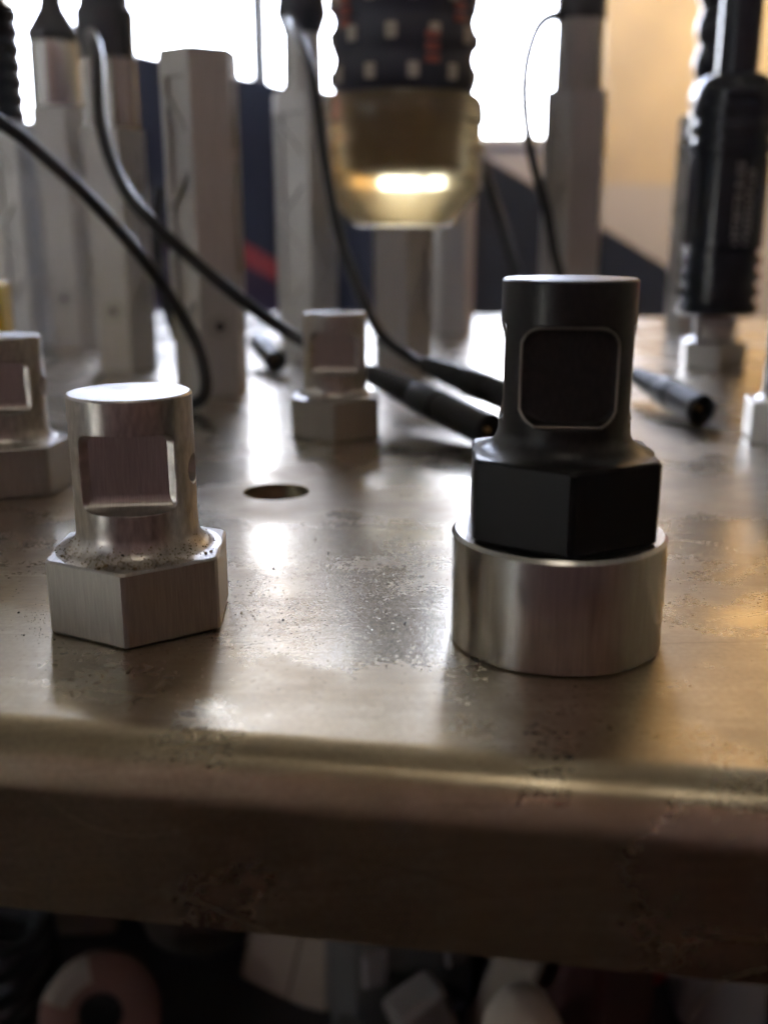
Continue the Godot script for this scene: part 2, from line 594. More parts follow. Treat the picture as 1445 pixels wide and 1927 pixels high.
func _ready() -> void:
	rng.seed = 77
	# --- camera
	var cam := Camera3D.new()
	cam.name = "camera"
	add_child(cam)
	cam.position = Vector3(0, BENCH + 0.08, 0)
	cam.rotation.x = -deg_to_rad(15.7)
	var ca := CameraAttributesPhysical.new()
	ca.frustum_focal_length = 24.0 * 1900.0 / 1927.0
	ca.frustum_near = 0.02
	ca.frustum_far = 100.0
	ca.frustum_focus_distance = 0.222
	ca.exposure_aperture = 6.4
	cam.attributes = ca
	cam.near = 0.02
	cam.far = 100.0
	cam.fov = rad_to_deg(2.0 * atan(963.5 / 1900.0))
	# --- sky beyond the window
	var we := WorldEnvironment.new()
	we.name = "world"
	var e := Environment.new()
	e.background_mode = Environment.BG_SKY
	var sm := ProceduralSkyMaterial.new()
	sm.sky_top_color = Color(0.50, 0.68, 1.0)
	sm.sky_horizon_color = Color(1.0, 1.0, 1.0)
	sm.sky_curve = 0.45
	sm.ground_bottom_color = Color(0.5, 0.5, 0.48)
	sm.ground_horizon_color = Color(0.8, 0.8, 0.78)
	sm.ground_energy_multiplier = 3.0
	sm.energy_multiplier = 13.0
	e.sky = Sky.new()
	e.sky.sky_material = sm
	e.tonemap_mode = Environment.TONE_MAPPER_LINEAR
	e.tonemap_exposure = 1.8
	e.fog_enabled = true
	e.fog_density = 0.024
	e.fog_light_color = Color(0.9, 0.93, 1.0)
	e.sdfgi_enabled = true
	e.ssao_enabled = true
	e.ssil_enabled = true
	we.environment = e
	add_child(we)
	make_materials()
	build_room()
	build_bench()
	build_adapters()
	build_posts()
	build_cables()
	build_shelf_things()
	build_grit()


# ---------------------------------------------------------------- room
func wall_box(called: String, c: Vector3, s: Vector3, m: Material) -> void:
	var sh := Shape.new()
	sh.box(c, s, 0.001)
	setting(called, sh.mesh(), m)


func build_room() -> void:
	wall_box("floor", Vector3(0, -0.05, -1.0), Vector3(6.4, 0.1, 6.4), M.concrete)
	wall_box("ceiling", Vector3(0, 3.25, -1.0), Vector3(6.4, 0.1, 6.4), M.ceiling_paint)
	# window wall: opening x -1.39 .. 0.80, y 1.28 .. 2.95
	wall_box("wall_below_window", Vector3(-0.295, 0.64, -4.1), Vector3(2.19, 1.28, 0.2), M.grey_paint)
	wall_box("wall_above_window", Vector3(-0.295, 3.075, -4.1), Vector3(2.19, 0.25, 0.2), M.cream_paint)
	wall_box("wall_left_of_window", Vector3(-2.245, 1.6, -4.1), Vector3(1.71, 3.2, 0.2), M.cream_paint)
	wall_box("wall_right_of_window", Vector3(1.95, 2.17, -4.1), Vector3(2.3, 2.06, 0.2), M.tan_paint)
	wall_box("wall_lower_right", Vector3(1.95, 0.57, -4.1), Vector3(2.3, 1.14, 0.22), M.grey_paint)
	wall_box("left_wall", Vector3(-3.15, 1.6, -1.0), Vector3(0.1, 3.2, 6.0), M.cream_paint)
	wall_box("right_wall", Vector3(3.15, 1.6, -1.0), Vector3(0.1, 3.2, 6.0), M.tan_paint)
	wall_box("rear_wall", Vector3(0, 1.6, 2.1), Vector3(6.2, 3.2, 0.1), M.cream_paint)
	var w := thing("window", Vector3(-0.295, 1.28, -4.06), 0, "wide bright window behind the bench, split by one thin bar", "window")
	var fr := Shape.new()
	fr.box(Vector3(0, 0.015, 0.02), Vector3(2.19, 0.03, 0.14), 0.003)
	put("sill", fr.mesh(), M.frame_white, w)
	for sx in [-1, 1]:
		fr = Shape.new()
		fr.box(Vector3(sx * 1.08, 0.835, 0), Vector3(0.028, 1.61, 0.06), 0.003)
		put("jamb", fr.mesh(), M.frame_white, w)
	fr = Shape.new()
	fr.box(Vector3(0, 1.655, 0), Vector3(2.19, 0.03, 0.06), 0.003)
	put("head_frame", fr.mesh(), M.frame_white, w)
	fr = Shape.new()
	fr.box(Vector3(-0.165, 0.835, 0), Vector3(0.062, 1.61, 0.05), 0.003)
	put("glazing_bar", fr.mesh(), M.slate_plastic, w)
	for p in [[-1.066, -0.196], [-0.134, 1.066]]:
		fr = Shape.new()
		fr.box(Vector3((p[0] + p[1]) * 0.5, 0.835, 0), Vector3(p[1] - p[0], 1.61, 0.004), 0.0005)
		put("pane", fr.mesh(), M.window_glass, w)
	# lamps: their warm glow lies on the bench at the right and beside the hole
	pendant(Vector3(-0.36, 1.84, -2.95), "warm amber glass pendant lamp hanging before the window")
	ceiling_panel(Vector3(1.65, 2.55, -2.90), "warm light panel tilted toward the tan wall", 4.6, Color(1.0, 0.87, 0.66), 1.22)
	ceiling_panel(Vector3(0.0, 3.17, 0.62), "ceiling light panel above and behind the photographer", 0.07)
	# added stand-in for the photographer, shading and mirrored in metal; tool cabinet at right
	var c := thing("photographer_standin", Vector3(0.45, 0, 0.80), 0, "tall reddish brown cabinet added to stand in for the photographer", "photographer_standin")
	var s := Shape.new()
	s.box(Vector3(0, 0.9, 0), Vector3(2.7, 1.8, 0.4), 0.004)
	put("carcass", s.mesh(), M.standin_red, c)
	for k in 4:
		s = Shape.new()
		s.box(Vector3(-1.005 + 0.67 * k, 0.9, -0.2115), Vector3(0.65, 1.74, 0.02), 0.003)
		put("door", s.mesh(), M.standin_red, c)
	var rc := thing("tool_cabinet", Vector3(1.75, 0, -2.3), 0, "red enamel tool cabinet standing right of the bench", "cabinet")
	s = Shape.new()
	s.box(Vector3(0, 0.5, 0), Vector3(1.0, 1.0, 0.5), 0.01)
	put("carcass", s.mesh(), M.red_enamel, rc)
	for k in 5:
		s = Shape.new()
		s.box(Vector3(0, 0.12 + 0.19 * k, 0.258), Vector3(0.94, 0.17, 0.02), 0.003)
		put("drawer", s.mesh(), M.red_enamel, rc)
	# dark furniture between bench and window
	var nb := thing("covered_rack", Vector3(0, 0, -2.4), 0, "navy cloth covered rack with a red strap, before the window", "rack")
	s = Shape.new()
	slab_xy(s, [Vector2(-0.62, 0.3), Vector2(-0.62, 1.350), Vector2(-0.30, 1.284), Vector2(-0.02, 1.222), Vector2(-0.02, 0.3)], -0.15, 0.15)
	put("cover", s.mesh(), M.navy_cloth, nb)
	s = Shape.new()
	slab_xy(s, [Vector2(-0.42, 0.968), Vector2(-0.42, 1.013), Vector2(-0.21, 0.902), Vector2(-0.21, 0.857)], 0.15, 0.156)
	put("strap", s.mesh(), M.red_web, nb)
	s = Shape.new()
	slab_xy(s, [Vector2(-0.61, 0.4), Vector2(-0.61, 0.98), Vector2(-0.42, 0.975), Vector2(-0.21, 0.864), Vector2(-0.03, 0.78), Vector2(-0.03, 0.4)], 0.15, 0.153)
	put("lower_cloth", s.mesh(), M.purple_cloth, nb)
	var ub := thing("slanted_board", Vector3(0, 0, -2.0), 0, "dark brown board with a slanting top edge behind the posts", "board")
	s = Shape.new()
	slab_xy(s, [Vector2(0.14, 0.3), Vector2(0.14, 1.135), Vector2(0.56, 0.897), Vector2(0.75, 0.785), Vector2(0.75, 0.3)], -0.02, 0.02)
	put("panel", s.mesh(), M.umber_board, ub)
	s = Shape.new()
	s.box(Vector3(0.3, 0.15, 0), Vector3(0.06, 0.3, 0.3), 0.004)
	put("foot", s.mesh(), M.umber_board, ub)


func slab_xy(s: Shape, p: Array, z0: float, z1: float) -> void:
	var c := Vector2.ZERO
	for q in p: c += q
	c /= p.size()
	for i in p.size():
		var a: Vector2 = p[i]
		var b: Vector2 = p[(i + 1) % p.size()]
		var o := (a + b) * 0.5 - c
		s.flat(Vector3(a.x, a.y, z0), Vector3(b.x, b.y, z0), Vector3(b.x, b.y, z1), Vector3(a.x, a.y, z1), Vector3(o.x, o.y, 0))
		s.tri(Vector3(c.x, c.y, z1), Vector3(a.x, a.y, z1), Vector3(b.x, b.y, z1), Vector3.BACK, Vector3.BACK, Vector3.BACK, c, a, b)
		s.tri(Vector3(c.x, c.y, z0), Vector3(a.x, a.y, z0), Vector3(b.x, b.y, z0), Vector3.FORWARD, Vector3.FORWARD, Vector3.FORWARD, c, a, b)


func pendant(at: Vector3, label: String) -> void:
	var o := thing("pendant_lamp", at, 0, label, "lamp")
	var s := Shape.new()
	s.tube([Vector3(0, 0.30, 0), Vector3(0, 0.7, 0), Vector3(0, 3.2 - at.y, 0)], [0.004], 8, 2)
	put("flex", s.mesh(), M.black_plastic, o)
	s = Shape.new()
	s.lathe([Vector2(0, 0.0), Vector2(0.09, 0.0), Vector2(0.11, 0.04), Vector2(0.10, 0.20), Vector2(0.04, 0.30), Vector2(0, 0.30)], 32, 60)
	put("lamp_shade", s.mesh(), M.lamp_glow, o)
	var l := OmniLight3D.new()
	l.name = "bulb_light"
	l.position = Vector3(0, 0.12, 0)
	l.light_color = Color(1.0, 0.80, 0.52)
	l.light_energy = 0.02
	l.light_size = 0.10
	l.omni_range = 12.0
	l.omni_attenuation = 2.0
	l.shadow_enabled = true
	o.add_child(l)


func ceiling_panel(at: Vector3, label: String, energy: float, tint := Color(1.0, 0.95, 0.88), tilt := 0.0) -> void:
	var o := thing("ceiling_light", at, 0, label, "ceiling light", "ceiling light panels")
	o.rotation.x = tilt
	var s := Shape.new()
	s.box(Vector3(0, 0.01, 0), Vector3(0.64, 0.04, 0.64), 0.004)
	put("frame", s.mesh(), M.frame_white, o)
	s = Shape.new()
	s.box(Vector3(0, -0.012, 0), Vector3(0.58, 0.006, 0.58), 0.001)
	put("diffuser", s.mesh(), M.panel_glow, o)
	var l := AreaLight3D.new()
	l.name = "panel_light"
	l.position = Vector3(0, -0.02, 0)
	l.rotation.x = -PI / 2
	l.area_size = Vector2(0.58, 0.58)
	l.light_color = tint
	l.light_energy = energy
	l.area_range = 12.0
	l.shadow_enabled = true
	o.add_child(l)


# ---------------------------------------------------------------- bench
func build_bench() -> void:
	# own axes: origin at the middle of the front edge line, turned to follow the edge
	var yaw := -0.150
	var o := thing("workbench", Vector3(0.0, 0, -0.1478), yaw, "worn brown steel workbench with a rounded front edge and one drilled hole", "workbench")
	var W := 0.95
	var D := 0.835
	var back := Basis(Vector3.UP, -yaw)
	# top sheet with a hole
	var h := back * (Vector3(-0.034, 0, -0.3085) - Vector3(0, 0, -0.1478))
	var s := Shape.new()
	var toworld := Transform3D(Basis(Vector3.UP, yaw), Vector3(0, 0, -0.1478))
	var q := 0.02
	var xs := [-W, h.x - q, h.x + q, W]
	var zs := [0.0, h.z + q, h.z - q, -D]
	for i in 3:
		for j in 3:
			if i == 1 and j == 1:
				continue
			var a := Vector3(xs[i], BENCH, zs[j]); var b := Vector3(xs[i + 1], BENCH, zs[j])
			var c := Vector3(xs[i + 1], BENCH, zs[j + 1]); var d := Vector3(xs[i], BENCH, zs[j + 1])
			s.quad(a, b, c, d, Vector3.UP, uvw(toworld * a), uvw(toworld * b), uvw(toworld * c), uvw(toworld * d))
	var hole: Shape
	var n := 64
	var hr := 0.0101
	for k in n:
		var pts := []
		for kk in [k, k + 1]:
			var a: float = TAU * kk / n
			var dir := Vector3(sin(a), 0, cos(a))
			var far := dir * (q / maxf(absf(dir.x), absf(dir.z)))
			pts.append([h + dir * hr, h + far, dir])
		var A: Vector3 = pts[0][0]; var B: Vector3 = pts[1][0]; var C: Vector3 = pts[1][1]; var E: Vector3 = pts[0][1]
		for p in [0]:
			A.y = BENCH - 0.0003; B.y = BENCH - 0.0003; C.y = BENCH; E.y = BENCH
		var A2: Vector3 = h + pts[0][2] * (hr + 0.0004); A2.y = BENCH
		var B2: Vector3 = h + pts[1][2] * (hr + 0.0004); B2.y = BENCH
		s.quad(A2, B2, C, E, Vector3.UP, uvw(toworld * A2), uvw(toworld * B2), uvw(toworld * C), uvw(toworld * E))
		s.quad(A, B, B2, A2, (Vector3.UP - pts[0][2]).normalized(), uvw(toworld * A), uvw(toworld * B), uvw(toworld * B2), uvw(toworld * A2))
		if k == 0: hole = Shape.new()
		var A3 := A + Vector3(0, -0.0047, 0); var B3 := B + Vector3(0, -0.0047, 0)
		hole.tri(A, B, B3, -pts[0][2], -pts[1][2], -pts[1][2], uvw(toworld * A), uvw(toworld * B), uvw(toworld * B3))
		hole.tri(A, B3, A3, -pts[0][2], -pts[1][2], -pts[0][2], uvw(toworld * A), uvw(toworld * B3), uvw(toworld * A3))
	put("top_sheet", s.mesh(), M.steel, o)
	s = Shape.new()
	var r := 0.0095
	var prev := Vector3(0, BENCH, 0)
	var pn := Vector3.UP
	for k in range(1, 13):
		var a := PI / 2 * k / 12.0
		var p := Vector3(0, BENCH - r + r * cos(a), r * sin(a))
		var nn := Vector3(0, cos(a), sin(a))
		var a0 := Vector3(-W, prev.y, prev.z); var b0 := Vector3(W, prev.y, prev.z)
		var a1 := Vector3(-W, p.y, p.z); var b1 := Vector3(W, p.y, p.z)
		s.tri(a0, b0, b1, pn, pn, nn, uvw(toworld * a0), uvw(toworld * b0), uvw(toworld * b1))
		s.tri(a0, b1, a1, pn, nn, nn, uvw(toworld * a0), uvw(toworld * b1), uvw(toworld * a1))
		prev = p
		pn = nn
	put("hole_wall", hole.mesh(), M.steel, o)
	put("rolled_edge", s.mesh(), M.steel, o)
	s = Shape.new()
	s.quad(Vector3(-W, BENCH - 0.005, 0.004), Vector3(W, BENCH - 0.005, 0.004), Vector3(W, BENCH - 0.005, h.z + q), Vector3(-W, BENCH - 0.005, h.z + q), Vector3.DOWN)
	s.quad(Vector3(-W, BENCH - 0.005, h.z - q), Vector3(W, BENCH - 0.005, h.z - q), Vector3(W, BENCH - 0.005, -D), Vector3(-W, BENCH - 0.005, -D), Vector3.DOWN)
	s.quad(Vector3(-W, BENCH - 0.005, -D), Vector3(W, BENCH - 0.005, -D), Vector3(W, BENCH, -D), Vector3(-W, BENCH, -D), Vector3.FORWARD)
	put("underside", s.mesh(), M.frame_steel, o)
	s = Shape.new()
	var fa := [Vector3(-W, BENCH - r, r), Vector3(W, BENCH - r, r), Vector3(W, BENCH - 0.0318, r), Vector3(-W, BENCH - 0.0318, r)]
	s.quad(fa[0], fa[1], fa[2], fa[3], Vector3.BACK, uvw(toworld * fa[0]), uvw(toworld * fa[1]), uvw(toworld * fa[2]), uvw(toworld * fa[3]))
	var ba := []
	for q0 in fa: ba.append(q0 - Vector3(0, 0, 0.004))
	s.quad(ba[0], ba[1], ba[2], ba[3], Vector3.FORWARD)
	s.quad(fa[2], fa[3], ba[3], ba[2], Vector3.DOWN)
	put("apron", s.mesh(), M.steel, o)
	for sx in [-1, 1]:
		for sz in [-0.05, -D + 0.05]:
			s = Shape.new()
			s.box(Vector3(sx * (W - 0.05), (BENCH - 0.006) * 0.5, sz), Vector3(0.05, BENCH - 0.006, 0.05), 0.002)
			put("leg", s.mesh(), M.frame_steel, o)
	s = Shape.new()
	s.box(Vector3(0, BENCH - 0.365, -D * 0.5 - 0.05), Vector3(2 * W - 0.15, 0.02, D - 0.06), 0.002)
	put("lower_shelf", s.mesh(), M.frame_steel, o)
	s = Shape.new()
	s.box(Vector3(0, BENCH - 0.19, -D + 0.02), Vector3(2 * W - 0.2, 0.34, 0.004), 0.001)
	put("back_panel", s.mesh(), M.frame_steel, o)


func uvw(p: Vector3) -> Vector2:
	return Vector2(p.x, p.z - (BENCH - p.y) * -1.0)


# ---------------------------------------------------------------- adapters
func build_adapters() -> void:
	# shared meshes
	var st := Shape.new()
	st.stem(0.0125, 0.0325, 0.0046, [[0.0, 0.0094, 0.0096, 0.0254, 0.0072, 0.0020, 0.00035, 0.0128], [PI, 0.0094, 0.0096, 0.0254, 0.0072, 0.0020, 0.00035, 0.0128]], [[1.39, 0.0168, 0.0031, 0.004, 0.0005], [1.39 - PI, 0.0168, 0.0031, 0.004, 0.0005]])
	var stem_m := st.mesh()
	st = Shape.new()
	var pk := []
	for k in 4: pk.append([k * PI / 2, 0.0093, 0.0060, 0.0247, 0.0085 if k % 2 == 0 else 0.0116, 0.0042, 0.0009])
	st.stem(0.01255, 0.0325, 0.0048, pk, [])
	var black_m := st.mesh()
	var cap := Shape.new()
	cap.lathe([Vector2(0.0121, 0), Vector2(0.0008, 0.00002), Vector2(0, 0.00002)], 64)
	var cap_m := cap.mesh()
	var hx := Shape.new()
	hx.prism(hexagon(0.0199), 0.0, 0.0157, 0.0005)
	var hex_m := hx.mesh()

	var a := thing("adapter", on_bench(-0.0516, -0.2036), 0.11, "bare aluminium hex based adapter at front left with a windowed stem", "adapter")
	var hexp := put("hex_base", hex_m, M.aluminium, a)
	var sp := put("stem", stem_m, M.turned_aluminium, a)
	sp.position.y = 0.0157
	for side in [0.0, PI]:
		var ws := Shape.new()
		var fz := 0.00728
		ws.quad(Vector3(-0.0090, 0.0128, fz), Vector3(0.0090, 0.0128, fz), Vector3(0.0090, 0.0248, fz), Vector3(-0.0090, 0.0248, fz), Vector3.BACK, Vector2(-0.009, 0.0128), Vector2(0.009, 0.0128), Vector2(0.009, 0.0248), Vector2(-0.009, 0.0248))
		var wp := put("window_face", ws.mesh(), M.milled_aluminium, a)
		wp.position.y = 0.0157
		wp.rotation.y = side
		# the cutter's radius leaves a hollow ledge at the bottom of the window
		ws = Shape.new()
		var rho := 0.003
		for q in 30:
			var us := [-0.0089 + 0.0178 * q / 30.0, -0.0089 + 0.0178 * (q + 1) / 30.0]
			for k in 10:
				var cs := []
				for pair in [[0, k], [1, k], [1, k + 1], [0, k + 1]]:
					var u: float = us[pair[0]]
					var ec := sqrt(0.01248 * 0.01248 - u * u) - fz
					var stop := acos(clampf(1.0 - ec / rho, 0.0, 1.0))
					var ph: float = stop * minf(pair[1] / 8.0, 1.0)
					var e := rho * (1.0 - cos(ph))
					if pair[1] > 8: e = lerpf(e, maxf(ec, e), (pair[1] - 8) / 2.0)
					cs.append([Vector3(u, 0.0128 - rho * sin(ph), fz + e), Vector3(0, sin(ph), cos(ph)), Vector2(u, ph * rho)])
				ws.tri(cs[0][0], cs[1][0], cs[2][0], cs[0][1], cs[1][1], cs[2][1], cs[0][2], cs[1][2], cs[2][2])
				ws.tri(cs[0][0], cs[2][0], cs[3][0], cs[0][1], cs[2][1], cs[3][1], cs[0][2], cs[2][2], cs[3][2])
		wp = put("window_ledge", ws.mesh(), M.milled_aluminium, a)
		wp.position.y = 0.01575
		wp.rotation.y = side
	var cp := put("top_face", cap_m, M.faced_aluminium, a)
	cp.position.y = 0.0157 + 0.0325 + 0.00001
	hexp.rotation.y = -0.05
	copy_of(a, on_bench(-0.0195, -0.4029), 0.07, "small bare aluminium adapter standing farther back beside the black cable plug")
	var le := copy_of(a, on_bench(-0.1190, -0.3150), 0.175, "bare aluminium adapter cut off by the left edge of the picture")
	le.get_node("hex_base").rotation.y = -0.29
	copy_of(a, on_bench(0.1600, -0.3900), -0.12, "bare aluminium adapter cut off by the right edge of the picture")
	copy_of(a, on_bench(0.1963, -0.6069), -0.10, "bare aluminium adapter under the black torch")
	# the black one, on a round puck
	var p := thing("spacer", on_bench(0.0346, -0.1920), 0, "round polished aluminium spacer under the black adapter", "spacer")
	var ps := Shape.new()
	ps.lathe([Vector2(0, 0), Vector2(0.0206, 0), Vector2(0.0211, 0.0005), Vector2(0.0211, 0.0219), Vector2(0.0204, 0.0226)], 96, 25)
	put("body", ps.mesh(), M.puck_aluminium, p)
	ps = Shape.new()
	ps.lathe([Vector2(0.0204, 0.0226), Vector2(0.001, 0.02262), Vector2(0, 0.02262)], 96)
	put("top_face", ps.mesh(), M.faced_aluminium, p)
	var b := thing("black_adapter", on_bench(0.0346, -0.1920, 0.02265), 0.0, "black hex based adapter with a rounded window, standing on the aluminium spacer", "adapter")
	hx = Shape.new()
	hx.prism(hexagon(0.0200, 0.0007), 0.0, 0.0160, 0.0006)
	var hb := put("hex_base", hx.mesh(), M.black_oxide, b)
	hb.rotation.y = -0.068
	var sb := put("stem", black_m, M.worn_black_stem, b)
	sb.position.y = 0.0160
	sb.rotation.y = -0.12
	var cb := put("top_face", cap_m, M.worn_black_stem, b)
	cb.position.y = 0.0160 + 0.0325 + 0.00001
	# bare metal shows where the window's edge is worn
	for k in 4:
		var ring := []
		var hw := 0.0088
		if k % 2 == 1: hw = 0.0045
		var rc := 0.0036
		for c in 4:
			var cx: float = (hw - rc) * [1, -1, -1, 1][c]
			var cy: float = 0.01535 + (0.0089 - rc) * [1, 1, -1, -1][c]
			for q in 6:
				var a2 := PI / 2 * c + PI / 2 * q / 5.0
				var u := cx + cos(a2) * rc
				var an := asin(clampf(u / 0.01255, -1, 1)) + k * PI / 2
				ring.append(Vector3(sin(an) * 0.01240, 0.0160 + cy + sin(a2) * rc, cos(an) * 0.01240))
		ring.append(ring[0])
		var rs := Shape.new()
		rs.tube(ring, [0.00024], 8, 3, false)
		var rm := put("worn_rim", rs.mesh(), M.worn_black_rim, b)
		rm.rotation.y = -0.12


# ---------------------------------------------------------------- posts and what stands on them
func post_mesh(R: float, H: float, truss: Array) -> ArrayMesh:
	var s := Shape.new()
	var ap := R * cos(PI / 6)
	var dp := 0.0026
	for f in 6:
		var am := TAU * (f + 0.5) / 6.0
		var nn := Vector3(sin(am), 0, cos(am))
		var uu := Vector3(cos(am), 0, -sin(am))
		var hw := R * 0.5
		var P := func(u: float, y: float, d: float) -> Vector3: return nn * (ap - d) + uu * u + Vector3(0, y, 0)
		if not f in truss:
			s.quad(P.call(-hw, 0, 0), P.call(hw, 0, 0), P.call(hw, H, 0), P.call(-hw, H, 0), nn, Vector2(0, 0), Vector2(R, 0), Vector2(R, H), Vector2(0, H))
			continue
		var rw := 0.0032
		var y0 := 0.030
		var y1 := H - 0.012
		for part in [[-hw, -hw + rw, 0.0, H], [hw - rw, hw, 0.0, H], [-hw + rw, hw - rw, 0.0, y0], [-hw + rw, hw - rw, y1, H]]:
			s.quad(P.call(part[0], part[2], 0), P.call(part[1], part[2], 0), P.call(part[1], part[3], 0), P.call(part[0], part[3], 0), nn, Vector2(part[0], part[2]), Vector2(part[1], part[2]), Vector2(part[1], part[3]), Vector2(part[0], part[3]))
		var iw := hw - rw
		s.quad(P.call(-iw, y0, dp), P.call(iw, y0, dp), P.call(iw, y1, dp), P.call(-iw, y1, dp), nn, Vector2(0, 0), Vector2(R, 0), Vector2(R, H), Vector2(0, H))
		s.quad(P.call(-iw, y0, dp), P.call(-iw, y1, dp), P.call(-iw, y1, 0), P.call(-iw, y0, 0), uu)
		s.quad(P.call(iw, y0, dp), P.call(iw, y1, dp), P.call(iw, y1, 0), P.call(iw, y0, 0), -uu)
		s.quad(P.call(-iw, y0, dp), P.call(iw, y0, dp), P.call(iw, y0, 0), P.call(-iw, y0, 0), Vector3.UP)
		s.quad(P.call(-iw, y1, dp), P.call(iw, y1, dp), P.call(iw, y1, 0), P.call(-iw, y1, 0), Vector3.DOWN)
		# diagonal ribs
		var k := int((y1 - y0) / 0.024)
		var step := (y1 - y0) / k
		for i in k:
			var ua := -iw if i % 2 == 0 else iw
			var va := y0 + step * i
			var vb := va + step * 0.62
			var tt := 0.0036
			var d1 := 0.00015
			s.quad(P.call(ua, va, d1), P.call(-ua, vb, d1), P.call(-ua, vb + tt, d1), P.call(ua, va + tt, d1), nn, Vector2(0, va), Vector2(R, vb), Vector2(R, vb + tt), Vector2(0, va + tt))
			s.quad(P.call(ua, va + tt, d1), P.call(-ua, vb + tt, d1), P.call(-ua, vb + tt, dp), P.call(ua, va + tt, dp), Vector3.UP)
			s.quad(P.call(ua, va, d1), P.call(-ua, vb, d1), P.call(-ua, vb, dp), P.call(ua, va, dp), Vector3.DOWN)
	for f in 6:
		var a0 := TAU * f / 6.0
		var a1 := TAU * (f + 1) / 6.0
		s.tri(Vector3(0, H, 0), Vector3(sin(a0) * R, H, cos(a0) * R), Vector3(sin(a1) * R, H, cos(a1) * R), Vector3.UP, Vector3.UP, Vector3.UP, Vector2.ZERO, Vector2(sin(a0), cos(a0)) * R, Vector2(sin(a1), cos(a1)) * R)
	return s.mesh()


func post(at: Vector3, turn: float, R: float, H: float, truss: Array, hole_face: int, label: String) -> Node3D:
	var o := thing("post", at, turn, label, "post", "hexagonal aluminium posts on the bench")
	put("bar", post_mesh(R, H, truss), M.post_aluminium, o)
	if hole_face >= 0:
		var am := TAU * (hole_face + 0.5) / 6.0
		var s := Shape.new()
		s.lathe([Vector2(0.0019, 0.0004), Vector2(0.0050, 0.0004), Vector2(0.0056, 0.0), Vector2(0.0060, 0.0002)], 28)
		var ring := put("screw_hole", s.mesh(), M.aluminium, o)
		s = Shape.new()
		s.lathe([Vector2(0, 0.0003), Vector2(0.0021, 0.0003), Vector2(0.0021, 0.0005), Vector2(0, 0.0005)], 20)
		var dot := put("bore_shade_disc", s.mesh(), M.hole_shade, o)  # dark disc on the flat face paints the shade inside a hole
		for q in [ring, dot]:
			q.position = Vector3(sin(am), 0, cos(am)) * R * cos(PI / 6) + Vector3(0, 0.034, 0)
			q.basis = Basis(Vector3(cos(am), 0, -sin(am)), Vector3(sin(am), 0, cos(am)), Vector3(0, -1, 0))
	return o


func hilt(called: String, at: Vector3, label: String, parts: Array) -> Node3D:
	var o := thing(called, at, 0.3, label, "hilt")
	for p in parts:
		var s := Shape.new()
		s.lathe(p[1], 48, p[3] if p.size() > 3 else 32.0)
		put(p[0], s.mesh(), M[p[2]], o)
	return o


func ribbed(r: float, d: float, y0: float, y1: float, pitch: float) -> Array:
	var out := [Vector2(0, y0)]
	var y := y0
	while y < y1 - pitch * 0.5:
		for k in 9:
			var a := PI * k / 8.0
			out.append(Vector2(r - d + d * sin(a), y + pitch * (0.06 + 0.88 * k / 8.0)))
		y += pitch
	out.append(Vector2(r - d, y))
	out.append(Vector2(0, y))
	return out


